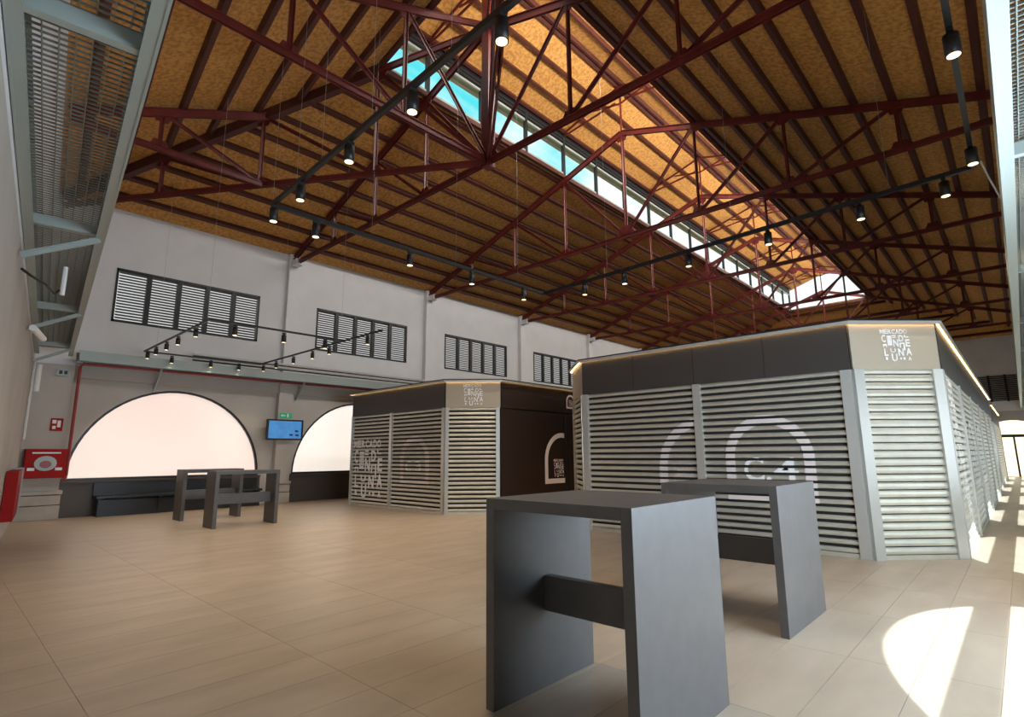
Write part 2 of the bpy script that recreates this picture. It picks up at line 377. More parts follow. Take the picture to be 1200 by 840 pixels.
# louvred windows
lv_bar = MB(); lv_bar.slab([(0, 0.0, 0.0), (0.05, 0.0, -0.045), (0.058, 0.0, -0.010), (0.012, 0.0, 0.012)], (0, 0.60, 0))
lv_mesh = lv_bar.mesh('louvre_slat', 'frame')
def louvre_window(n, x, yb, z0=4.63, z1=6.0, parts=5):
    w = empty('window_%d' % n, (x, yb, z0)); tag(w, 'high louvred window with black frame and five bays of slats', kind='structure')
    y0, y1 = yb-1.755, yb+1.755
    g = MB(); g.box(x-0.14, y0, z0, x-0.12, y1, z1); g.build('pane', 'louvreglow', w, WP[w])
    f = MB(); f.box(x-0.10, y0, z0, x+0.02, y1, z0+0.06); f.box(x-0.10, y0, z1-0.06, x+0.02, y1, z1); f.box(x-0.10, y0, z0, x+0.02, y0+0.05, z1); f.box(x-0.10, y1-0.05, z0, x+0.02, y1, z1)
    f.build('window_frame', 'frame', w, WP[w])
    st = (y1-y0-0.05)/parts
    for i in range(1, parts):
        mlt = MB(); yy = y0+0.025+i*st; mlt.box(x-0.10, yy-0.055, z0+0.06, x+0.01, yy+0.055, z1-0.06); mlt.build('mullion', 'frame', w, WP[w])
    ns = 17
    for i in range(parts):
        for k in range(ns):
            link('louvre_slat', lv_mesh, None, w, (x-0.075, y0+0.025+i*st+(st-0.60)/2, z0+0.10+(k+0.5)*(z1-z0-0.14)/ns))
    return w
for n, yb in enumerate(BAYS): louvre_window(11+n, XL, yb)

# end wall behind the camera (askew)
wb = empty('wall_back', (XC, YB(XC), 0)); tag(wb, 'plain end wall behind the walkway', kind='structure')
def bw(x, off, z): p = Vector((x, YB(x), z))+BN*off; return (p.x, p.y, p.z)
p = MB(); p.slab([bw(XL-0.2, 0, 0), bw(XR+0.3, 0, 0), bw(XR+0.3, 0, 3.45), bw(XL-0.2, 0, 3.45)], -BN*0.3); p.build('lower_wall', 'lower', wb, WP[wb])
p = MB(); p.slab([bw(XL-0.2, 0, 3.45), bw(XR+0.3, 0, 3.45), bw(XR+0.3, 0, WT+0.3), bw(XL-0.2, 0, WT+0.3)], -BN*0.3); p.build('upper_wall', 'wall', wb, WP[wb])
# right wall with open lunettes letting the sun in
wr = empty('wall_right', (XR, 20, 0)); tag(wr, 'long wall with clear lunettes facing the sun', kind='structure')
a, b = wall_bays(-1, XR, louvres=False); a.build('upper_wall', 'wall', wr, WP[wr]); b.build('lower_wall', 'lower', wr, WP[wr])
for n, yb in enumerate(LUN):
    w = empty('window_%d' % (21+n), (XR+0.1, yb, AZ)); tag(w, 'clear lunette with a broad transom', kind='structure')
    N = 24; pts = [(XR+0.03, yb+AR*math.cos(math.pi*i/N), AZ-0.06+(AR+0.06)*math.sin(math.pi*i/N)) for i in range(N+1)]
    g = MB(); g.slab(pts, (0.01, 0, 0)); g.build('pane', 'glass', w, WP[w])
    t = MB(); zt = 2.44; hw = math.sqrt(AR**2-(2.2-AZ)**2)+0.02; t.box(XR+0.01, yb-hw, zt-0.24, XR+0.05, yb+hw, zt); t.build('transom', 'frame', w, WP[w])
# far wall
wf = empty('wall_far', (XC, YF, 0)); tag(wf, 'far end wall with louvred windows and an arched doorway', kind='structure')
DX, DR, DZ = -0.3, 1.6, 1.35
p = MB()
p.box(XL-0.2, YF, 0, DX-DR, YF+0.3, 3.45); p.box(DX+DR, YF, 0, XR+0.3, YF+0.3, 3.45)
N = 20
for i in range(N):
    a, b = math.pi*i/N, math.pi*(i+1)/N
    p.slab([(DX+DR*math.cos(a), YF, DZ+DR*math.sin(a)), (DX+DR*math.cos(b), YF, DZ+DR*math.sin(b)), (DX+DR*math.cos(b), YF, 3.45), (DX+DR*math.cos(a), YF, 3.45)], (0, 0.3, 0))
p.build('lower_wall', 'lower', wf, WP[wf])
p = MB(); p.box(XL-0.2, YF, 3.45, XR+0.3, YF+0.3, WT+0.3); p.build('upper_wall', 'wall', wf, WP[wf])
lw = empty('window_31', (-0.6, YF, 4.0)); tag(lw, 'louvred window on the far end wall', kind='structure')
p = MB(); p.box(-2.3, YF-0.02, 3.98, 1.1, YF-0.01, 5.38); p.build('pane', 'lower', lw, WP[lw])
for k in range(6):
    p = MB(); xx = -2.3+k*0.68; p.box(xx-0.05, YF-0.09, 3.95, xx+0.05, YF-0.02, 5.4); p.build('mullion', 'frame', lw, WP[lw])
for k in range(14):
    p = MB(); p.box(-2.3, YF-0.06, 4.0+k*0.1, 1.1, YF-0.03, 4.05+k*0.1); p.build('louvre_slat', 'frame', lw, WP[lw])
dr = empty('door_1', (DX, YF+0.2, 0)); tag(dr, 'glazed arched doorway open to the sunlit street', kind='structure')
p = MB(); pts = [(DX+DR*math.cos(math.pi*i/N), YF+0.2, DZ+DR*math.sin(math.pi*i/N)) for i in range(N+1)]+[(DX-DR, YF+0.2, 0), (DX+DR, YF+0.2, 0)]
p.slab(pts, (0, 0.01, 0)); p.build('pane', 'warm_out', dr, WP[dr])
p = MB(); p.box(DX-DR, YF+0.12, 2.05, DX+DR, YF+0.2, 2.2); p.build('transom', 'frame', dr, WP[dr])
for k in (-1, 0, 1):
    p = MB(); xx = DX+k*0.75; p.box(xx-0.04, YF+0.12, 0, xx+0.04, YF+0.2, 2.05); p.build('mullion', 'frame', dr, WP[dr])

# ------------------------------------------------------------------ roof
ceil = empty('ceiling', (XC, 20, WT)); tag(ceil, 'timber boarded hipped roof on dark red purlins with a raised ridge lantern', kind='structure')
def hipz(x, y): return WT+HK*(y-YB(x))*BN.y
TH = (0, 0, 0.08)
xl, xr = XC-HL, XC+HL
cl = (XL, YB(XL), WT); cr = (XR, YB(XR), WT); l0 = (xl, LY0(xl), DL); r0 = (xr, LY0(xr), DL)
fl = (XL, YF, WT); fr_ = (XR, YF, WT); l1 = (xl, LY1, DL); r1 = (xr, LY1, DL)
for pts in ([cl, l0, l1, fl], [cr, r0, r1, fr_], [cl, cr, r0, l0], [fl, fr_, r1, l1]):
    MB().slab(pts, TH).build('roof_deck', 'deck', ceil, WP[ceil])
PW, PH = 0.10, 0.12
def purlin(a, b, nrm):
    a = Vector(a); b = Vector(b); n = Vector(nrm).normalized()
    MB().bar(a-n*PH/2, b-n*PH/2, PW, PH, n).build('purlin', 'purlin', ceil, WP[ceil])
nL = Vector((-SL, 0, 1)); nR = Vector((SL, 0, 1)); nH = Vector((-HK*BN.x, -HK*BN.y, 1)); nF = Vector((0, HF, 1))
k = 0
while True:
    x = xr+0.22+0.652*k
    if x > XR: break
    z = deck_z(x); t = (x-xr)/(XR-xr)
    purlin((x, r0[1]*(1-t)+cr[1]*t, z), (x, LY1*(1-t)+YF*t, z), nR)
    xm = 2*XC-x; purlin((xm, l0[1]*(1-t)+cl[1]*t, z), (xm, LY1*(1-t)+YF*t, z), nL); k += 1
D0 = (LY0(xl)-YB(xl))*BN.y
for k in range(7):
    t = (0.35+0.70*k)/D0
    pa = Vector(cl).lerp(Vector(l0), t); pb = Vector(cr).lerp(Vector(r0), t); purlin(pa, pb, nH)
for k in range(5):
    t = (0.4+0.9*k)/(YF-LY1)
    purlin(Vector(fl).lerp(Vector(l1), t), Vector(fr_).lerp(Vector(r1), t), nF)
# kerbs around the lantern opening
for a, b in ((l0, l1), (r0, r1), (l0, r0), (l1, r1)):
    MB().bar(Vector(a)+Vector((0, 0, -0.05)), Vector(b)+Vector((0, 0, -0.05)), 0.10, 0.12).build('lantern_kerb', 'purlin', ceil, WP[ceil])

# ------------------------------------------------------------------ lantern
lan = empty('trim_1', (XC, 20, DL)); tag(lan, 'raised ridge lantern with a strip of clear windows', kind='structure')
LZ0, LZ1, LZE = DL+0.02, DL+1.02, DL+1.42
for sx, xx in ((-1, xl), (1, xr)):
    ya = LY0(xx)
    posts = [ya]+[7.1+PITCHY/3*k for k in range(0, 16)]+[LY1]
    for yp in posts:
        p = MB(); p.box(xx-0.045, yp-0.045, LZ0, xx+0.045, yp+0.045, LZE); p.build('post', 'frame', lan, (xx, yp, LZ0))
    for i in range(len(posts)-1):
        p = MB(); p.box(xx-0.005, posts[i]+0.04, LZ0, xx+0.005, posts[i+1]-0.04, LZ1); p.build('pane', 'glass' if sx < 0 else 'frost2', lan, (xx, posts[i], LZ0))  # unseen sun-side panes frosted and glowing, put in to keep sunbeams out
        p = MB(); p.box(xx-0.03, posts[i]+0.04, LZ0, xx+0.03, posts[i+1]-0.04, LZ0+0.06); p.box(xx-0.03, posts[i]+0.04, LZ1-0.03, xx+0.03, posts[i+1]-0.04, LZ1+0.03); p.build('sash_rail', 'galv', lan, (xx, posts[i], LZ0))
    # dark ventilation boards above the glazing
    for k in range(3):
        p = MB(); z = LZ1+0.05+k*0.115
        p.slab([(xx-0.04, ya, z), (xx+0.04, ya, z+0.05), (xx+0.04, ya, z+0.11), (xx-0.04, ya, z+0.06)], (0, LY1-ya, 0)); p.build('vent_board', 'black', lan, (xx, ya, z))
ER = 0.5   # eaves overhang shading the glazing
zr = LZE+SL*HL
for sx in (-1, 1):
    e0 = XC+sx*(HL+ER); ez = LZE-SL*ER
    MB().slab([(XC, LY0(XC)-0.5, zr), (e0, LY0(e0)-0.5, ez), (e0, LY1+0.5, ez), (XC, LY1+0.5, zr)], TH).build('roof_deck', 'deck', lan, WP[lan])
    for q in range(4):
        a_, b_ = XC+sx*(HL+0.06+q*0.112), XC+sx*(HL+0.06+q*0.112+0.098); za, zb = LZE-SL*(abs(a_-XC)-HL)-0.03, LZE-SL*(abs(b_-XC)-HL)-0.03
        MB().slab([(a_, LY0(a_)-0.4, za), (b_, LY0(b_)-0.4, zb), (b_, LY1+0.4, zb), (a_, LY1+0.4, za)], (0, 0, 0.02)).build('soffit_board', 'galv', lan, WP[lan])
    n = Vector((sx*SL, 0, 1)).normalized()
    for x in (0.09, 0.72, 1.38, 1.98):
        a = Vector((XC+sx*x, LY0(XC), zr-SL*x)); b = Vector((XC+sx*x, LY1, zr-SL*x))
        MB().bar(a-n*0.05, b-n*0.05, 0.08, 0.10, n).build('purlin', 'purlin', lan, WP[lan])
for yy in (LY0, None):
    p = MB()
    if yy: p.slab([(xl, LY0(xl), LZ0), (xr, LY0(xr), LZ0), (xr, LY0(xr), LZE), (XC, LY0(XC), zr), (xl, LY0(xl), LZE)], (0, 0.01, 0))
    else: p.slab([(xl, LY1, LZ0), (xr, LY1, LZ0), (xr, LY1, LZE), (XC, LY1, zr), (xl, LY1, LZE)], (0, 0.01, 0))
    p.build('end_pane', 'glass', lan, WP[lan])

# ------------------------------------------------------------------ roof trusses
def chord(nm, a, b, par, w=0.13, h=0.12, m='steel'):
    mb = MB(); a = Vector(a); b = Vector(b); d = (b-a).normalized(); sd = d.cross(Vector((0, 0, 1))).normalized()
    for s in (-1, 1):     # a pair of back-to-back angles
        mb.bar(a+sd*s*0.028, b+sd*s*0.028, 0.014, h); 
        u = sd.cross(d)
        mb.bar(a+sd*s*w/4+u*(h/2-0.007), b+sd*s*w/4+u*(h/2-0.007), w/2-0.02, 0.014)
    return mb.build(nm, m, par, WP[par])
def web(nm, a, b, par, w=0.07): return MB().angle(a, b, w).build(nm, 'steel', par, WP[par])
def gusset(p, dirs, par, s=0.26, axis=(1, 0, 0)):
    ax = Vector(axis); n = ax.cross(Vector((0, 0, 1))).normalized(); P = Vector(p)
    pts = [P+ax*(-s*0.75), P+ax*(s*0.75), P+ax*(s*0.4)+Vector((0, 0, dirs*s*0.75)), P+ax*(-s*0.4)+Vector((0, 0, dirs*s*0.75))]
    MB().slab([q-n*0.008 for q in pts], n*0.016).build('gusset_plate', 'steel', par, WP[par])
ZB = 7.2
def ctop(x): return deck_z(x)-0.21
NX = [0, 2.08, 4.16, 6.22]
def main_truss(y, thick):
    t = empty('roof_truss', (XC, y, ZB))
    apex = (XC, y, deck_z(XC)-0.21)
    for s in (-1, 1):
        heel = (XC+s*8.55, y, ctop(XC-8.55))
        chord('top_chord', heel, apex, t, 0.16, 0.14)
        chord('bottom_chord', (XC+s*8.55, y, ZB), (XC, y, ZB), t, 0.14, 0.11)
        for i, nx in enumerate(NX[1:]):
            x = XC+s*nx; zt = ctop(XC-nx)
            web('vertical_web', (x, y, ZB), (x, y, zt), t, 0.075)
            web('diagonal_web', (XC+s*NX[i], y, ZB), (x, y, zt), t, 0.075)
            gusset((x, y, ZB), 1, t); gusset((x, y, zt), -1, t, 0.24)
        MB().box(XC+s*8.62-0.09, y-0.06, ZB-0.10, XC+s*8.62+0.09, y+0.06, ctop(XC-8.55)).build('heel_plate', 'steel', t, WP[t])
        # lantern frame carried by the truss
        xp = XC+s*HL
        web('lantern_brace', (xp, y, LZE-0.12), (XC+s*0.15, y, LZE+0.10), t, 0.05)
        web('lantern_rafter', (xp, y, LZE-0.04), (XC, y, zr-0.14), t, 0.06)
        web('lantern_strut', (XC, y, LZE+0.02), (XC+s*0.95, y, LZE+SL*1.1-0.15), t, 0.045)
    if thick: MB().box(XC-0.10, y-0.10, ZB-0.12, XC+0.10, y+0.10, zr-0.15).build('king_post', 'steel', t, WP[t])
    else:
        web('king_post', (XC, y, ZB), apex, t, 0.09); web('lantern_post', apex, (XC, y, zr-0.1), t, 0.05)
    gusset((XC, y, ZB), 1, t, 0.42); gusset(apex, -1, t, 0.32)
    return t
for i, y in enumerate(TY):
    t = main_truss(y, i == 0)
    ORD = ['', 'first', 'second', 'third', 'fourth', 'fifth']
    if i == 0: tag(t, 'dark red steel roof truss with a thick square king post below the lantern end', 'roof truss')
    else: tag(t, 'dark red lattice roof truss with slender king post, %s one beyond the thick king post' % ORD[i], 'roof truss', 'lattice trusses along the hall')
KP = Vector((XC, TY[0], ZB))
# diagonal hip half trusses
for s, cx in ((-1, XL), (1, XR)):
    t = empty('hip_truss', (cx, YB(cx), ZB)); c = Vector((cx, YB(cx), ZB)); d = (Vector((KP.x, KP.y, 0))-Vector((c.x, c.y, 0)))
    kerb = Vector((XC+s*HL, LY0(XC+s*HL), 0))
    def hz(f):   # top chord height at a fraction f of the way to the king post
        p = c+d*f; return min(hipz(p.x, p.y), deck_z(p.x))-0.16
    ax = d.normalized()
    fk = (kerb-Vector((c.x, c.y, 0))).length/d.length
    pt = lambda f, z: (c.x+d.x*f, c.y+d.y*f, z)
    chord('bottom_chord', pt(0.02, ZB), pt(1, ZB), t, 0.14, 0.11)
    MB().bar(pt(0.02, hz(0.02)), pt(fk, hz(fk)), 0.16, 0.22).build('hip_rafter', 'purlin', t, WP[t])
    chord('top_chord', pt(fk, hz(fk)), pt(1, deck_z(XC)-0.21), t, 0.14, 0.12)
    fs = [0.265, 0.505, fk]
    for i, f in enumerate(fs):
        web('vertical_web', pt(f, ZB), pt(f, hz(f)), t, 0.08)
        web('diagonal_web', pt(fs[i+1] if i+1 < len(fs) else 1.0, ZB), pt(f, hz(f)), t, 0.08)
        gusset(pt(f, ZB), 1, t, 0.26, ax); gusset(pt(f, hz(f)), -1, t, 0.3, ax)
    tag(t, 'diagonal red half truss running from the %s corner to the thick king post' % ('lunette wall' if s < 0 else 'sunny wall'), 'roof truss')
# jack half trusses from the end wall
for xj, lab in ((-11.5, 'short red jack truss from the end wall to the hip truss near the louvred wall'), (XC, 'red half truss from the end wall to the thick king post'), (-3.0, 'short red jack truss from the end wall to the hip truss on the sunny side')):
    yend = {-11.5: 4.33, XC: TY[0], -3.0: 3.75}[xj]; y0 = YB(xj)+0.1
    t = empty('jack_truss', (xj, y0, ZB)); zt = lambda y: min(hipz(xj, y), deck_z(XC))-0.20
    chord('bottom_chord', (xj, y0, ZB), (xj, yend, ZB), t, 0.13, 0.11)
    if xj == XC:
        ye = LY0(XC); chord('top_chord', (xj, y0, zt(y0)), (xj, ye, zt(ye)), t, 0.14, 0.13); chord('top_chord', (xj, ye, zt(ye)), (xj, yend, deck_z(XC)-0.15), t, 0.12, 0.11)
        ys = [2.95, 5.0]
    else:
        chord('top_chord', (xj, y0, zt(y0)), (xj, yend, zt(yend)), t, 0.14, 0.16); ys = [2.35]
    for i, y in enumerate(ys):
        nxt = ys[i+1] if i+1 < len(ys) else yend
        web('vertical_web', (xj, y, ZB), (xj, y, zt(y)), t, 0.075); web('diagonal_web', (xj, nxt, ZB), (xj, y, zt(y)), t, 0.075)
        gusset((xj, y, ZB), 1, t, 0.26, (0, 1, 0)); gusset((xj, y, zt(y)), -1, t, 0.26, (0, 1, 0))
    tag(t, lab, 'roof truss')

# ------------------------------------------------------------------ walkways of open grating
def walkway(name, label, A, Bp, inward, width, step, cross, zc=3.55, at=None):
    """A -> Bp is the wall line; the walkway lies on the inward side"""
    A = Vector(A); Bp = Vector(Bp); d = (Bp-A).normalized(); n = Vector(inward); L = (Bp-A).length
    w = empty(name, A)
    for off, nm in ((0.035, 'wall_channel'), (width-0.035, 'edge_channel')):
        mb = MB(); s = -1 if nm == 'wall_channel' else 1
        p = A+n*(off+s*0.03); q = Bp+n*(off+s*0.03); z = Vector((0, 0, zc))
        mb.bar(p+z+Vector((0, 0, 0.11)), q+z+Vector((0, 0, 0.11)), 0.012, 0.24)
        mb.bar(A+n*off+z, Bp+n*off+z, 0.08, 0.012); mb.bar(A+n*off+z+Vector((0, 0, 0.22)), Bp+n*off+z+Vector((0, 0, 0.22)), 0.08, 0.012)
        mb.build(nm, 'galv', w, WP[w])
    for k in (at or [cross*(i+0.5) for i in range(int(L/cross))]):
        p = A+d*k+Vector((0, 0, zc+0.06)); MB().bar(p+n*0.06, p+n*(width-0.06), 0.06, 0.10).build('cross_beam', 'galv', w, WP[w])
    g = MB(); zg = zc+0.155; k = 0.02
    while k < L:
        p = A+d*k+Vector((0, 0, zg)); g.bar(p+n*0.05, p+n*(width-0.05), 0.009, 0.012); k += step
    nb = max(4, int((width-0.1)/0.068))
    for i in range(nb+1):
        o_ = 0.05+(width-0.1)*i/nb; g.bar(A+n*o_+Vector((0, 0, zg)), Bp+n*o_+Vector((0, 0, zg)), 0.006, 0.03)
    gg = g.build('grating', 'grating', w, WP[w]); gg['kind'] = 'stuff'
    tag(w, label, 'walkway'); return w, A, d, n
wk, A_, d_, n_ = walkway('walkway', 'pale green steel walkway of open grating along the end wall above the fire hose cabinet', (XL+0.75, YB(XL+0.75)+0.01, 0), (0.05, YB(0.05)+0.01, 0), BN, 0.63, 0.056, 3.75, at=[(XL+0.75-q)/-0.9937 for q in (-3.4, -6.7, -10.6, -14.2)])
for x in (-6.75, -10.6, -14.2):      # stays below the walkway back to the wall
    p = Vector(bw(x, 0.03, 3.24)); q = Vector(bw(x, 0.60, 3.54))
    MB().angle(p, q, 0.055).build('stay', 'galv', wk, WP[wk])
wk, A_, d_, n_ = walkway('walkway', 'pale green steel walkway along the lunette wall above the display screen', (XL+0.21, YB(XL)+0.7, 0), (XL+0.21, YF-0.02, 0), (1, 0, 0), 0.45, 0.09, 5.3, 3.5)
for y in [3.4]+PIL:
    MB().angle((XL+0.05, y+0.35, 3.0), (XL+0.62, y+0.35, 3.5), 0.05).build('stay', 'galv', wk, WP[wk])
for zz, hh, mm in ((3.79, 0.035, 'frame'), (3.85, 0.05, 'alu'), (3.90, 0.03, 'frame'), (3.955, 0.045, 'alu')): MB().bar((XL+0.62, 4.4, zz), (XL+0.62, YF-0.03, zz), 0.05, hh).build('cable_tray', mm, wk, WP[wk])  # black bars paint in the shadow gaps between the pale tray rails
wk, A_, d_, n_ = walkway('walkway', 'pale green steel walkway along the sunny wall beside the aisle', (XR-0.02, -0.2, 0), (XR-0.02, YF-0.02, 0), (-1, 0, 0), XR-0.17, 0.05, 3.75, 3.55)
MB().box(0.138, 1.0, 3.52, 0.150, YF, 3.80).build('edge_plate', 'galv', wk, WP[wk])

# ------------------------------------------------------------------ kiosks
def slat_mesh(w, h, name='slat'):
    mb = MB(); prof = [(-0.006, 0.0), (-0.022, 0.10*h), (-0.026, 0.42*h), (-0.018, 0.80*h), (-0.004, h), (0.004, h), (0.004, 0.0)]
    mb.slab([(0, y, z) for y, z in prof], (w, 0, 0)); return mb.mesh(name, 'slat')
def local_frame(p, q):
    p = Vector(p); q = Vector(q); d = (q-p); return p, d.length, math.atan2(d.y, d.x)
SP = 0.1
def child(nm, me, material, parent, loc):
    o = bpy.data.objects.new(nm, me); COL.objects.link(o); o.parent = parent; o.location = loc
    if material and not me.materials: me.materials.append(M[material])
    return o
def shutter(kiosk, base, rz, x0, x1, h, sh, prints=(), ztop=2.46):
    """roller shutter between local x0..x1 of a kiosk face; sh = visible slat height"""
    w = x1-x0; ca, sa = math.cos(rz), math.sin(rz)
    loc = Vector(base)+Vector((ca*x0, sa*x0, 0))
    bk = MB(); bk.box(0, 0.012, 0.02, w, 0.03, ztop+0.06)  # black backing sheet stands in for the unlit interior between slats
    s = link('shutter', bk.mesh('shutter', 'blackmatte'), None, kiosk, loc, rz)
    sm = slat_mesh(w, sh)
    n = int(round((ztop-0.06)/SP))
    for k in range(n): child('slat', sm, None, s, (0, 0, 0.06+k*SP))
    rb = MB(); rb.box(0, -0.03, 0.0, w, 0.01, 0.055); child('bottom_rail', rb.mesh('bottom_rail', 'slat'), None, s, (0, 0, 0))
    for acc, mt, nm in prints:
        acc2 = ([(u, v-0.06) for u, v in acc[0]], acc[1])
        me = print_mesh(acc2, -0.028, nm, bands=None if nm == 'wordmark_print' else (SP, sh), xmax=w); child(nm, me, mt, s, (0, 0, 0.06))['kind'] = 'stuff'
    return s
KH, FZ0, FZ1 = 3.08, 2.42, 3.03
def kiosk_shell(k, poly):
    """body, roof cap and led strip over a plan polygon (counter-clockwise)"""
    n = len(poly); c = Vector((sum(p[0] for p in poly)/n, sum(p[1] for p in poly)/n, 0))
    def off(d):
        out = []
        for i in range(n):
            p0, p1, p2 = (Vector((*poly[(i+j) % n], 0)) for j in (-1, 0, 1))
            n1 = Vector(((p1-p0).y, -(p1-p0).x, 0)).normalized(); n2 = Vector(((p2-p1).y, -(p2-p1).x, 0)).normalized()
            b = (n1+n2).normalized(); out.append(p1+b*(d/max(0.3, b.dot(n1))))
        return out
    MB().slab([p+Vector((0, 0, 0.0)) for p in off(-0.09)], (0, 0, 2.95)).build('body', 'darkpanel', k, WP[k])
    MB().slab([p+Vector((0, 0, 3.07)) for p in off(0.10)], (0, 0, 0.022)).build('roof_cap', 'black', k, WP[k])
    lip = MB(); a = off(0.085); b = off(0.10)
    for i in range(n):
        j = (i+1) % n; lip.slab([a[i]+Vector((0, 0, 3.028)), a[j]+Vector((0, 0, 3.028)), b[j]+Vector((0, 0, 3.028)), b[i]+Vector((0, 0, 3.028))], (0, 0, 0.042))
    lip.build('roof_lip', 'alu', k, WP[k])
    led = MB(); a = off(0.037); b = off(0.055)
    for i in range(n):
        j = (i+1) % n; led.slab([a[i]+Vector((0, 0, 3.05)), a[j]+Vector((0, 0, 3.05)), b[j]+Vector((0, 0, 3.05)), b[i]+Vector((0, 0, 3.05))], (0, 0, 0.012))
    led.build('led_strip', 'led', k, WP[k])
    MB().slab([p+Vector((0, 0, 2.95)) for p in off(0.0)], (0, 0, 0.12)).build('roof_curb', 'darkpanel', k, WP[k])
def panel(k, base, rz, x0, x1, z0, z1, m, nm='fascia_panel', th=0.035):
    mb = MB(); g = 0.003; mb.box(g, -th, 0, x1-x0-g, 0, z1-z0)
    loc = Vector(base)+Vector((math.cos(rz)*x0, math.sin(rz)*x0, z0))
    return link(nm, mb.mesh(nm, m), None, k, loc, rz)
def post(k, base, rz, x0, x1, z1=FZ0, d=0.05):
    mb = MB(); mb.box(0, -d, 0, x1-x0, 0.02, z1)
    return link('post', mb.mesh('post', 'alu'), None, k, Vector(base)+Vector((math.cos(rz)*x0, math.sin(rz)*x0, 0)), rz)

# kiosk facing the two high tables
A, B, C, D_, E_, F_ = (-5.91, 8.3), (-1.55, 8.3), (-0.70, 9.15), (-0.70, 24.3), (-6.75, 24.3), (-6.75, 9.15)
k1 = empty('market_stall', (A[0], A[1], 0)); tag(k1, 'large dark market stall with closed steel shutters, marked C.4 under an arch', 'market stall')
kiosk_shell(k1, [A, B, C, D_, E_, F_])
p, L, rz = local_frame((*A, 0), (*B, 0))
post(k1, p, rz, 0.0, 0.11); post(k1, p, rz, 2.15, 2.27); post(k1, p, rz, L-0.13, L-0.0)
LX = -5.91
s1p = [(merge2d(arch2d(-4.41-LX-0.11, -2.95-LX, 0.66, 1.90, 0.145)), 'cream', 'arch_print'), (logo2d(-4.0-LX-0.11, 0.98, 0.36), 'cream', 'logo_print')]
shutter(k1, p, rz, 0.11, 2.15, 2.4, 0.061, s1p)
X2 = LX+2.27
acc = ([], []); put(acc, 'C', -3.05-X2, 0.93, -2.77-X2, 1.27); put(acc, '.', -2.74-X2, 0.93, -2.67-X2, 1.0); put(acc, '4', -2.64-X2, 0.93, -2.31-X2, 1.27)
shutter(k1, p, rz, 2.27, L-0.13, 2.4, 0.061, [(arch2d(-3.31-X2, -2.09-X2, 0.66, 1.88, 0.14), 'cream', 'arch_print'), (acc, 'white', 'number_print')])
for i in range(4): panel(k1, p, rz, L*i/4, L*(i+1)/4, FZ0, FZ1, 'darkpanel')
p, L, rz = local_frame((*B, 0), (*C, 0))
post(k1, p, rz, 0.0, 0.13, d=0.06); post(k1, p, rz, L-0.13, L, d=0.06)
shutter(k1, p, rz, 0.13, L-0.13, 2.4, 0.088)
sp = panel(k1, p, rz, 0, L, FZ0, FZ1, 'beige', 'sign_panel')
child('logo', print_mesh(logo2d(L*0.52, 0.325, 0.40), -0.036, 'logo', thick=0.012), 'white', sp, (0, 0, 0))
p, L, rz = local_frame((*C, 0), (*D_, 0))
nS = 6
for i in range(nS):
    x0 = L*i/nS; x1 = L*(i+1)/nS
    post(k1, p, rz, x0, x0+0.12)
    pr_ = []
    if i < 3: pr_ = [(merge2d(logo2d(0.75, 1.95, 0.8), logo2d(1.0, 1.15, 0.9), logo2d(1.25, 0.45, 0.7)), 'white', 'logo_print')] if i == 0 else [(merge2d(arch2d(0.6, 1.9, 0.7, 1.9, 0.12), logo2d(1.25, 1.2, 0.6)), 'white', 'arch_print')]
    shutter(k1, p, rz, x0+0.12, x1, 2.4, 0.085, pr_)
    panel(k1, p, rz, x0, (x0+x1)/2, FZ0, FZ1, 'darkpanel'); panel(k1, p, rz, (x0+x1)/2, x1, FZ0, FZ1, 'darkpanel')
p, L, rz = local_frame((*F_, 0), (*A, 0))
panel(k1, p, rz, 0, L, FZ0, FZ1, 'beige', 'sign_panel'); post(k1, p, rz, L-0.1, L); post(k1, p, rz, 0, 0.1); shutter(k1, p, rz, 0.1, L-0.1, 2.4, 0.061)
p, L, rz = local_frame((*E_, 0), (*F_, 0)); panel(k1, p, rz, 0, L, FZ0, FZ1, 'darkpanel'); panel(k1, p, rz, 0, L, 0, FZ0, 'bronze_side', 'side_panel')

# kiosk nearer the lunette wall
A, B, C, D_, E_ = (-13.85, 8.2), (-9.79, 8.2), (-8.88, 9.11), (-8.88, 22.0), (-13.85, 22.0)
k2 = empty('market_stall', (A[0], A[1], 0)); tag(k2, 'smaller market stall with bright slatted shutters standing before the second lunette', 'market stall')
kiosk_shell(k2, [A, B, C, D_, E_])
p, L, rz = local_frame((*A, 0), (*B, 0))
post(k2, p, rz, 0, 0.07); post(k2, p, rz, 1.86, 1.96); post(k2, p, rz, L-0.09, L)
BOLD[0] = 0.035
shutter(k2, p, rz, 0.07, 1.86, 2.4, 0.061, [(logo2d(0.80, 0.98, 1.42), 'white', 'wordmark_print')])
acc = ([], []); put(acc, 'C', 0.62, 0.92, 0.85, 1.2); put(acc, '.', 0.90, 0.92, 0.96, 0.98); put(acc, '3', 1.02, 0.92, 1.25, 1.2)
shutter(k2, p, rz, 1.96, L-0.09, 2.4, 0.061, [(arch2d(0.40, 1.55, 0.62, 1.80, 0.14), 'cream', 'arch_print'), (acc, 'white', 'number_print')])
BOLD[0] = 0.010
for i in range(2): panel(k2, p, rz, L*i/2, L*(i+1)/2, FZ0, FZ1, 'darkpanel')
p, L, rz = local_frame((*B, 0), (*C, 0))
post(k2, p, rz, 0.0, 0.08); post(k2, p, rz, L-0.11, L-0.02)
shutter(k2, p, rz, 0.08, L-0.11, 2.4, 0.061)
sp = panel(k2, p, rz, 0, L, FZ0, FZ1, 'beige', 'sign_panel')
child('logo', print_mesh(logo2d(L*0.5, 0.30, 0.46), -0.036, 'logo', thick=0.012), 'white', sp, (0, 0, 0))
p, L, rz = local_frame((*C, 0), (*D_, 0))
xs = [0, 2.45, 5.0, 7.6, 10.2, L]
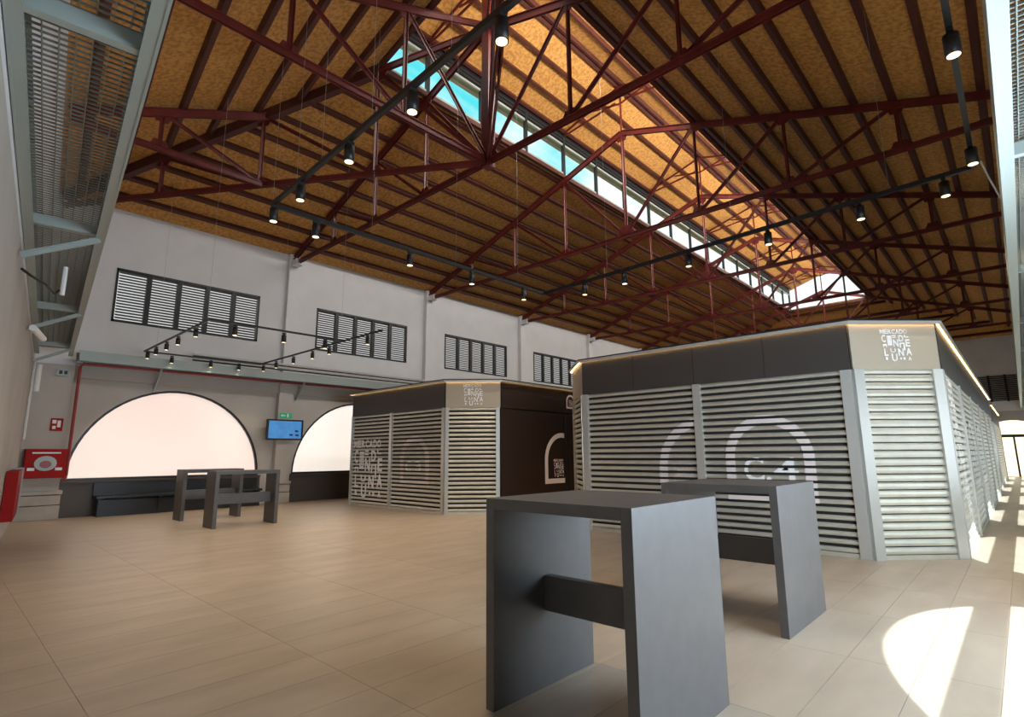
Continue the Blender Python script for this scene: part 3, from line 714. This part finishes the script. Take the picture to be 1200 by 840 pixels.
for i in range(5):
    f = panel(k2, p, rz, xs[i], xs[i+1], FZ0, FZ1, 'bronze_side')
    sd = panel(k2, p, rz, xs[i], xs[i+1], 0, FZ0-0.03, 'bronze_side', 'side_panel')
    if i == 0:
        child('arch_print', print_mesh(arch2d(1.56, 2.95, 0.60, 1.88, 0.12), -0.036, 'arch_print', xmax=2.40), 'cream', sd, (0, 0, 0))
        child('logo', print_mesh(logo2d(2.12, 0.98, 0.42), -0.036, 'logo', xmax=2.40), 'cream', sd, (0, 0, 0))
    if i == 1:
        a_ = ([], []); child('logo', print_mesh(merge2d(arch2d(0.05, 0.42, 0.12, 0.50, 0.05), logo2d(0.235, 0.27, 0.16)), -0.036, 'logo'), 'cream', f, (0, 0, 0))
    mb = MB(); mb.box(0, -0.05, 0, 0.08, 0, FZ0); link('post', mb.mesh('post', 'black'), None, k2, Vector(p)+Vector((0, xs[i+1]-0.08, 0)), rz)
# stalls further down the aisle
for (x0, y0, x1, y1), lab in (((-6.6, 26.3, -0.75, 35.6), 'far market stall with a warm lit roof edge at the end of the aisle'),):
    k3 = empty('market_stall', (x0, y0, 0)); tag(k3, lab, 'market stall'); poly = [(x0+0.8, y0), (x1-0.8, y0), (x1, y0+0.8), (x1, y1), (x0, y1), (x0, y0+0.8)]
    kiosk_shell(k3, poly)
    for i in range(3):
        p, L, rz = local_frame((*poly[i], 0), (*poly[i+1], 0))
        panel(k3, p, rz, 0, L, FZ0, FZ1, 'beige' if i == 1 else 'darkpanel'); post(k3, p, rz, 0, 0.12); post(k3, p, rz, L-0.12, L); shutter(k3, p, rz, 0.12, L-0.12, 2.4, 0.085)

# ------------------------------------------------------------------ high tables
def high_table(x0, x1, y0, y1, h, t, along, label, bar=(0.42, 0.62)):
    """along = 'x': the two slab legs stand at x0 and x1; 'y': at y0 and y1"""
    tb = empty('high_table', ((x0+x1)/2, (y0+y1)/2, 0)); tag(tb, label, 'table')
    P = WP[tb]
    tx, ty = (t, 0) if along == 'x' else (0, t)
    bevel(MB().box(x0+tx, y0+ty, h-t, x1-tx, y1-ty, h).build('table_top', 'laminate', tb, P), 0.0015)
    if along == 'x':
        for a in (x0, x1-t): bevel(MB().box(a, y0, 0, a+t, y1, h).build('leg', 'laminate', tb, P), 0.0015)
        ym = (y0+y1)/2; bevel(MB().box(x0+t, ym-t/2, bar[0], x1-t, ym+t/2, bar[1]).build('crossbar', 'laminate', tb, P), 0.003)
    else:
        for a in (y0, y1-t): bevel(MB().box(x0, a, 0, x1, a+t, h).build('leg', 'laminate', tb, P), 0.0015)
        xm = (x0+x1)/2; bevel(MB().box(xm-t/2, y0+t, bar[0], xm+t/2, y1-t, bar[1]).build('crossbar', 'laminate', tb, P), 0.003)
    return tb
high_table(-2.27, -1.33, 2.21, 3.13, 1.095, 0.06, 'x', 'charcoal slab-legged high table standing alone on open floor, sunny side')
high_table(-2.37, -1.41, 4.45, 5.45, 1.085, 0.06, 'x', 'charcoal high table with slab legs right in front of the C.4 shutter')
high_table(-11.72, -11.22, 3.80, 5.02, 1.06, 0.07, 'y', 'dark narrow high table by the first lunette, the one further from the bench')
high_table(-13.60, -13.10, 3.80, 5.02, 1.06, 0.07, 'y', 'dark narrow high table by the first lunette, next to the black bench')

# black bench under the first lunette
be = empty('bench', (XL+0.3, 4.45, 0)); tag(be, 'long black bench under the first lunette', 'bench'); P = WP[be]
bevel(MB().box(XL+0.10, 2.75, 0.40, XL+0.55, 6.45, 0.46).build('seat', 'bench', be, P), 0.006)
for i, y in enumerate((2.8, 4.0, 5.2, 6.36)): MB().box(XL+0.12, y, 0, XL+0.50, y+0.05, 0.40).build('support', 'bench', be, P)
MB().box(XL+0.10, 2.75, 0.46, XL+0.14, 6.45, 0.74).build('backrest', 'bench', be, P)
MB().box(XL+0.44, 2.85, 0.0, XL+0.47, 6.36, 0.36).build('front_board', 'bench', be, P)

# ------------------------------------------------------------------ suspended light tracks
TZ = 5.2
def rail(name, label, segs, z, wires, r=0.035, group=None):
    t = empty(name, (*segs[0][0], z))
    for a, b in segs: MB().bar((*a, z), (*b, z), r, r*1.2).build('rail', 'black', t, WP[t])
    for (x, y) in wires:
        MB().tube([(x, y, z), (x, y, min(deck_z(x), hipz(x, y) if y < 6 else 99)-0.02)], 0.0025, 5).build('suspension_wire', 'galv', t, WP[t])
    tag(t, label, 'light track', group); return t
x0, x1, y0, y1 = -8.10, -0.02, 3.12, 9.55
ya_ = lambda x: 3.21-0.0425*(x+8.0)
yb_ = lambda x: 9.84-0.057*(x+8.1)
rail('light_track', 'large black rectangular light track hanging from thin wires under the roof', [((x0, ya_(x0)), (x1, ya_(x1))), ((x0, ya_(x0)), (x0, yb_(x0))), ((x0, yb_(x0)), (x1, yb_(x1))), ((x1, ya_(x1)), (x1, yb_(x1)))], TZ,
     [(x, ya_(x)) for x in (-8.08, -7.2, -6.4, -5.1, -3.6)]+[(-8.1, y) for y in (5.0, 7.0, 8.9)]+[(x, yb_(x)) for x in (-6.2, -3.4, -1.0)]+[(-0.02, 7.2)], 0.055)
sp_body = MB(); sp_body.tube([(0, 0, 0), (0, 0, -0.25)], 0.078, 16); sp_body = sp_body.mesh('housing', 'black')
for p in sp_body.polygons: p.use_smooth = len(p.vertices) == 4
sp_face = MB(); sp_face.tube([(0, 0, 0), (0, 0, -0.006)], 0.064, 16); sp_face = sp_face.mesh('lens', 'lamp')
sp_stem = MB(); sp_stem.box(-0.03, -0.06, -0.02, 0.03, 0.06, 0.03); sp_stem.tube([(0, 0, -0.10), (0, 0, 0)], 0.018, 8); sp_stem = sp_stem.mesh('adapter', 'black')
def spot(x, y, z, label, group, scale=0.82, watt=105, tilt=(0, 0), on=True):
    s = empty('spotlight', (x, y, z-0.036-0.032*scale)); s.scale = (scale,)*3; s.rotation_euler = (tilt[0], tilt[1], 0)
    tag(s, label, 'spotlight', group)
    child('adapter', sp_stem, None, s, (0, 0, 0)); child('housing', sp_body, None, s, (0, 0, -0.05)); child('lens', sp_face, None, s, (0, 0, -0.299))
    if on and watt:
        l = light('spot_lamp', 'SPOT', (0, 0, -0.32), watt, (1.0, 0.84, 0.62), spot_size=math.radians(95), spot_blend=0.8, shadow_soft_size=0.06); l.parent = s
G1 = 'black spotlights on the large suspended track'
ORDS = ['first', 'second', 'third', 'fourth', 'fifth', 'sixth']
for i, x in enumerate((-8.0, -7.03, -5.62, -4.26, -2.89)): spot(x, ya_(x), TZ, 'black spotlight on the large track run by the end wall, %s from the lunette-side corner' % ORDS[i], G1)
for i, y in enumerate((3.95, 5.85, 7.45, 9.1)): spot(x0, y, TZ, 'black spotlight on the lunette-side run of the large track, %s from the end wall' % ORDS[i], G1)
for i, x in enumerate((-0.36, -1.4, -2.79, -4.29, -5.76, -6.84)): spot(x, yb_(x), TZ, 'black spotlight on the track run above the C.4 stall, %s from the sunny-wall walkway' % ORDS[i], G1)
for i, y in enumerate((5.95, 8.54)): spot(x1, y, TZ, 'black spotlight on the track run beside the sunny-wall walkway, %s' % ('nearer the end wall', 'nearer the C.4 stall')[i], G1)
# small tracks near the lunette wall
TZ2 = 3.85
sx0, sx1, sy0, sy1 = -15.25, -10.75, 3.3, 6.05
rail('light_track', 'small black light track hanging over the narrow tables by the first lunette', [((sx0, sy0), (sx1, sy0)), ((sx1, sy0), (sx1, sy1)), ((sx0, sy1), (sx1+1.5, sy1)), ((sx0, sy0), (sx0, sy1))], TZ2, [(-14.2, sy0), (-10.9, sy0), (-10.9, sy1), (-14.0, sy1)], 0.03)
G2 = 'small spotlights by the lunette wall'
ORDS += ['seventh']
for i, x in enumerate((-14.9, -14.2, -13.4, -12.6, -11.5)): spot(x, sy0, TZ2, 'small spotlight on the low track run towards the end wall, %s from the lunette wall' % ORDS[i], G2, 0.55, 32)
for i, y in enumerate((3.75, 4.7, 5.6)): spot(sx1, y, TZ2, 'small spotlight on low track run furthest from the lunette wall, %s from end wall' % ORDS[i], G2, 0.6, 32)
for i, x in enumerate((-15.0, -14.2, -13.2, -12.2, -11.4, -9.8)): spot(x, sy1, TZ2, 'small spotlight on the low track run towards the stalls, %s from the lunette wall' % ORDS[i], G2, 0.55, 32)
for i, y in enumerate((3.9, 4.8, 5.5)): spot(sx0, y, TZ2, 'small spotlight on the low track run along the lunette wall, %s from the end wall' % ORDS[i], G2, 0.55, 8)
cb = MB().tube([(x1, 9.45, TZ+0.03), (0.06, 9.6, TZ+0.14), (0.12, 10.4, TZ+0.2), (0.3, 11.2, TZ-0.2), (0.4, 11.3, 3.8)], 0.012, 6)
tag(cb.build('power_cable', 'pipe', None, (x1, 9.45, TZ)), 'pale power cable from the large track down to the sunny-wall walkway', 'cable')

# ------------------------------------------------------------------ wall fittings
tv = empty('display_screen', (XL+0.26, 7.1, 1.8)); tag(tv, 'blue display screen on the pier between the two lunettes', 'screen'); P = WP[tv]
bevel(MB().box(XL+0.30, 6.52, 1.79, XL+0.36, 7.60, 2.38).build('housing', 'black', tv, P), 0.006)
MB().box(XL+0.36, 6.58, 1.835, XL+0.363, 7.54, 2.335).build('screen', 'screen', tv, P)
MB().box(XL+0.18, 7.0, 2.0, XL+0.31, 7.2, 2.2).build('bracket', 'black', tv, P)
for (y, z) in ((7.24, 1.94), (7.40, 2.05), (7.42, 1.93)):
    m_ = MB(); m_.box(XL+0.362, y-0.05, z-0.025, XL+0.3655, y+0.05, z+0.025); m_.build('screen_icon', 'screendark', tv, P)
ex = empty('exit_sign', (XL+0.2, 7.1, 2.44)); tag(ex, 'small green exit sign with an arrow above the display screen', 'exit sign'); P = WP[ex]
MB().box(XL+0.19, 6.93, 2.43, XL+0.215, 7.30, 2.58).build('plate', 'green', ex, P)
ar = MB(); ar.slab([(XL+0.215, y, z) for y, z in ((6.96, 2.505), (7.02, 2.545), (7.02, 2.52), (7.10, 2.52), (7.10, 2.49), (7.02, 2.49), (7.02, 2.465))], (0.003, 0, 0)); ar.box(XL+0.215, 7.15, 2.45, XL+0.218, 7.20, 2.56); ar.build('arrow', 'white', ex, P)
# fire hose cabinet in the corner
fh = empty('fire_hose_cabinet', (XL+0.3, 1.78, 0.86)); tag(fh, 'red fire hose cabinet on the corner pier', 'fire cabinet'); P = WP[fh]
bevel(MB().box(XL+0.285, 1.44, 0.90, XL+0.50, 2.14, 1.52).build('box', 'red', fh, P), 0.01)
g = MB(); g.slab([(XL+0.50, 1.79+0.19*math.cos(i*math.pi/8), 1.21+0.16*math.sin(i*math.pi/8)) for i in range(16)], (0.008, 0, 0)); g.build('window', 'galv', fh, P)
g = MB(); g.slab([(XL+0.505, 1.79+0.10*math.cos(i*math.pi/8), 1.19+0.08*math.sin(i*math.pi/8)) for i in range(16)], (0.01, 0, 0)); g.build('hose_reel', 'redpipe', fh, P)
g = MB(); g.box(XL+0.50, 1.55, 1.42, XL+0.506, 2.03, 1.45); g.build('label_strip', 'white', fh, P)
g = MB(); g.box(XL+0.50, 1.50, 1.06, XL+0.506, 1.62, 1.12); g.box(XL+0.50, 1.96, 1.06, XL+0.506, 2.08, 1.12); g.build('label_plate', 'white', fh, P)
fs = empty('fire_sign', (XL+0.29, 1.9, 2.05)); tag(fs, 'red fire equipment sign on the corner pier above the hose cabinet', 'sign'); P = WP[fs]
MB().box(XL+0.285, 1.80, 1.92, XL+0.295, 2.02, 2.20).build('plate', 'red', fs, P)
g = MB(); g.box(XL+0.295, 1.83, 2.08, XL+0.298, 1.90, 2.16); g.box(XL+0.295, 1.92, 2.00, XL+0.298, 1.98, 2.15); g.box(XL+0.295, 1.84, 1.96, XL+0.298, 1.90, 2.03); g.build('pictogram', 'white', fs, P)
es = empty('emergency_light', (XL+0.29, 1.9, 3.2)); tag(es, 'small dark emergency light high on the corner pier', 'lamp'); P = WP[es]
MB().box(XL+0.28, 1.78, 3.16, XL+0.34, 2.0, 3.30).build('body', 'galv', es, P); g = MB(); g.box(XL+0.34, 1.82, 3.19, XL+0.345, 1.88, 3.27); g.box(XL+0.34, 1.91, 3.19, XL+0.345, 1.97, 3.27); g.build('lens', 'black', es, P)
rp = MB().tube([(XL+0.42, 2.10, 0.84), (XL+0.40, 2.17, 0.86), (XL+0.37, 2.185, 0.95), (XL+0.36, 2.18, 3.40), (XL+0.40, 2.22, 3.455), (XL+0.42, 2.4, 3.46), (XL+0.42, 9, 3.46), (XL+0.42, YF-0.3, 3.46)], 0.032, 8)
tag(rp.build('sprinkler_pipe', 'redpipe', None, (XL+0.4, 2.1, 0.86)), 'red sprinkler pipe climbing the corner pier and running under the walkway', 'pipe')
# red box and fittings on the end wall
rb = empty('alarm_cabinet', bw(-11.8, 0, 0.4)); tag(rb, 'wide red cabinet fixed low on the end wall near the corner', 'fire cabinet')
MB().slab([bw(-12.6, 0.01, 0.42), bw(-10.9, 0.01, 0.42), bw(-10.9, 0.01, 1.14), bw(-12.6, 0.01, 1.14)], BN*0.14).build('box', 'red', rb, WP[rb])
MB().slab([bw(-12.66, 0.01, 0.36), bw(-12.6, 0.01, 0.36), bw(-12.6, 0.01, 1.17), bw(-12.66, 0.01, 1.17)], BN*0.16).build('edge_trim', 'galv', rb, WP[rb])
cm = empty('security_camera', bw(-11.0, 0, 3.05)); tag(cm, 'white security camera on the end wall under the walkway', 'camera')
MB().tube([bw(-10.3, 0.01, 3.17), bw(-10.3, 0.10, 3.16)], 0.02, 8).build('arm', 'pipe', cm, WP[cm])
MB().tube([bw(-10.2, 0.08, 3.18), bw(-10.75, 0.20, 3.12)], 0.045, 10).build('housing', 'white', cm, WP[cm])
cd = MB().tube([bw(-14.6, 0.05, 1.7), bw(-14.6, 0.05, 3.3)], 0.025, 6); tag(cd.build('conduit', 'pipe', None, bw(-14.6, 0.05, 1.7)), 'slim pale conduit on the end wall next to the corner', 'pipe')
cd = MB().tube([bw(-15.2, 0.12, 2.72), bw(-15.2, 0.12, 3.30)], 0.05, 8); tag(cd.build('downpipe', 'white', None, bw(-15.2, 0.12, 2.5)), 'short white pipe hanging in the corner below the walkway', 'pipe')
cd = MB().tube([bw(-7.1, 0.03, 3.20), bw(-7.2, 0.10, 3.17), bw(-7.5, 0.22, 3.17), bw(-7.9, 0.30, 3.18), bw(-7.95, 0.33, 3.24)], 0.013, 6); tag(cd.build('cable', 'black', None, bw(-7.1, 0.03, 3.2)), 'curved dark cable from the end wall to the walkway', 'cable')
cd = MB().tube([bw(-8.0, 0.36, 3.2), bw(-8.0, 0.36, 3.54)], 0.024, 8); tag(cd.build('hanging_tube', 'white', None, bw(-8.0, 0.36, 3.1)), 'short white tube hanging under the end wall walkway', 'pipe')
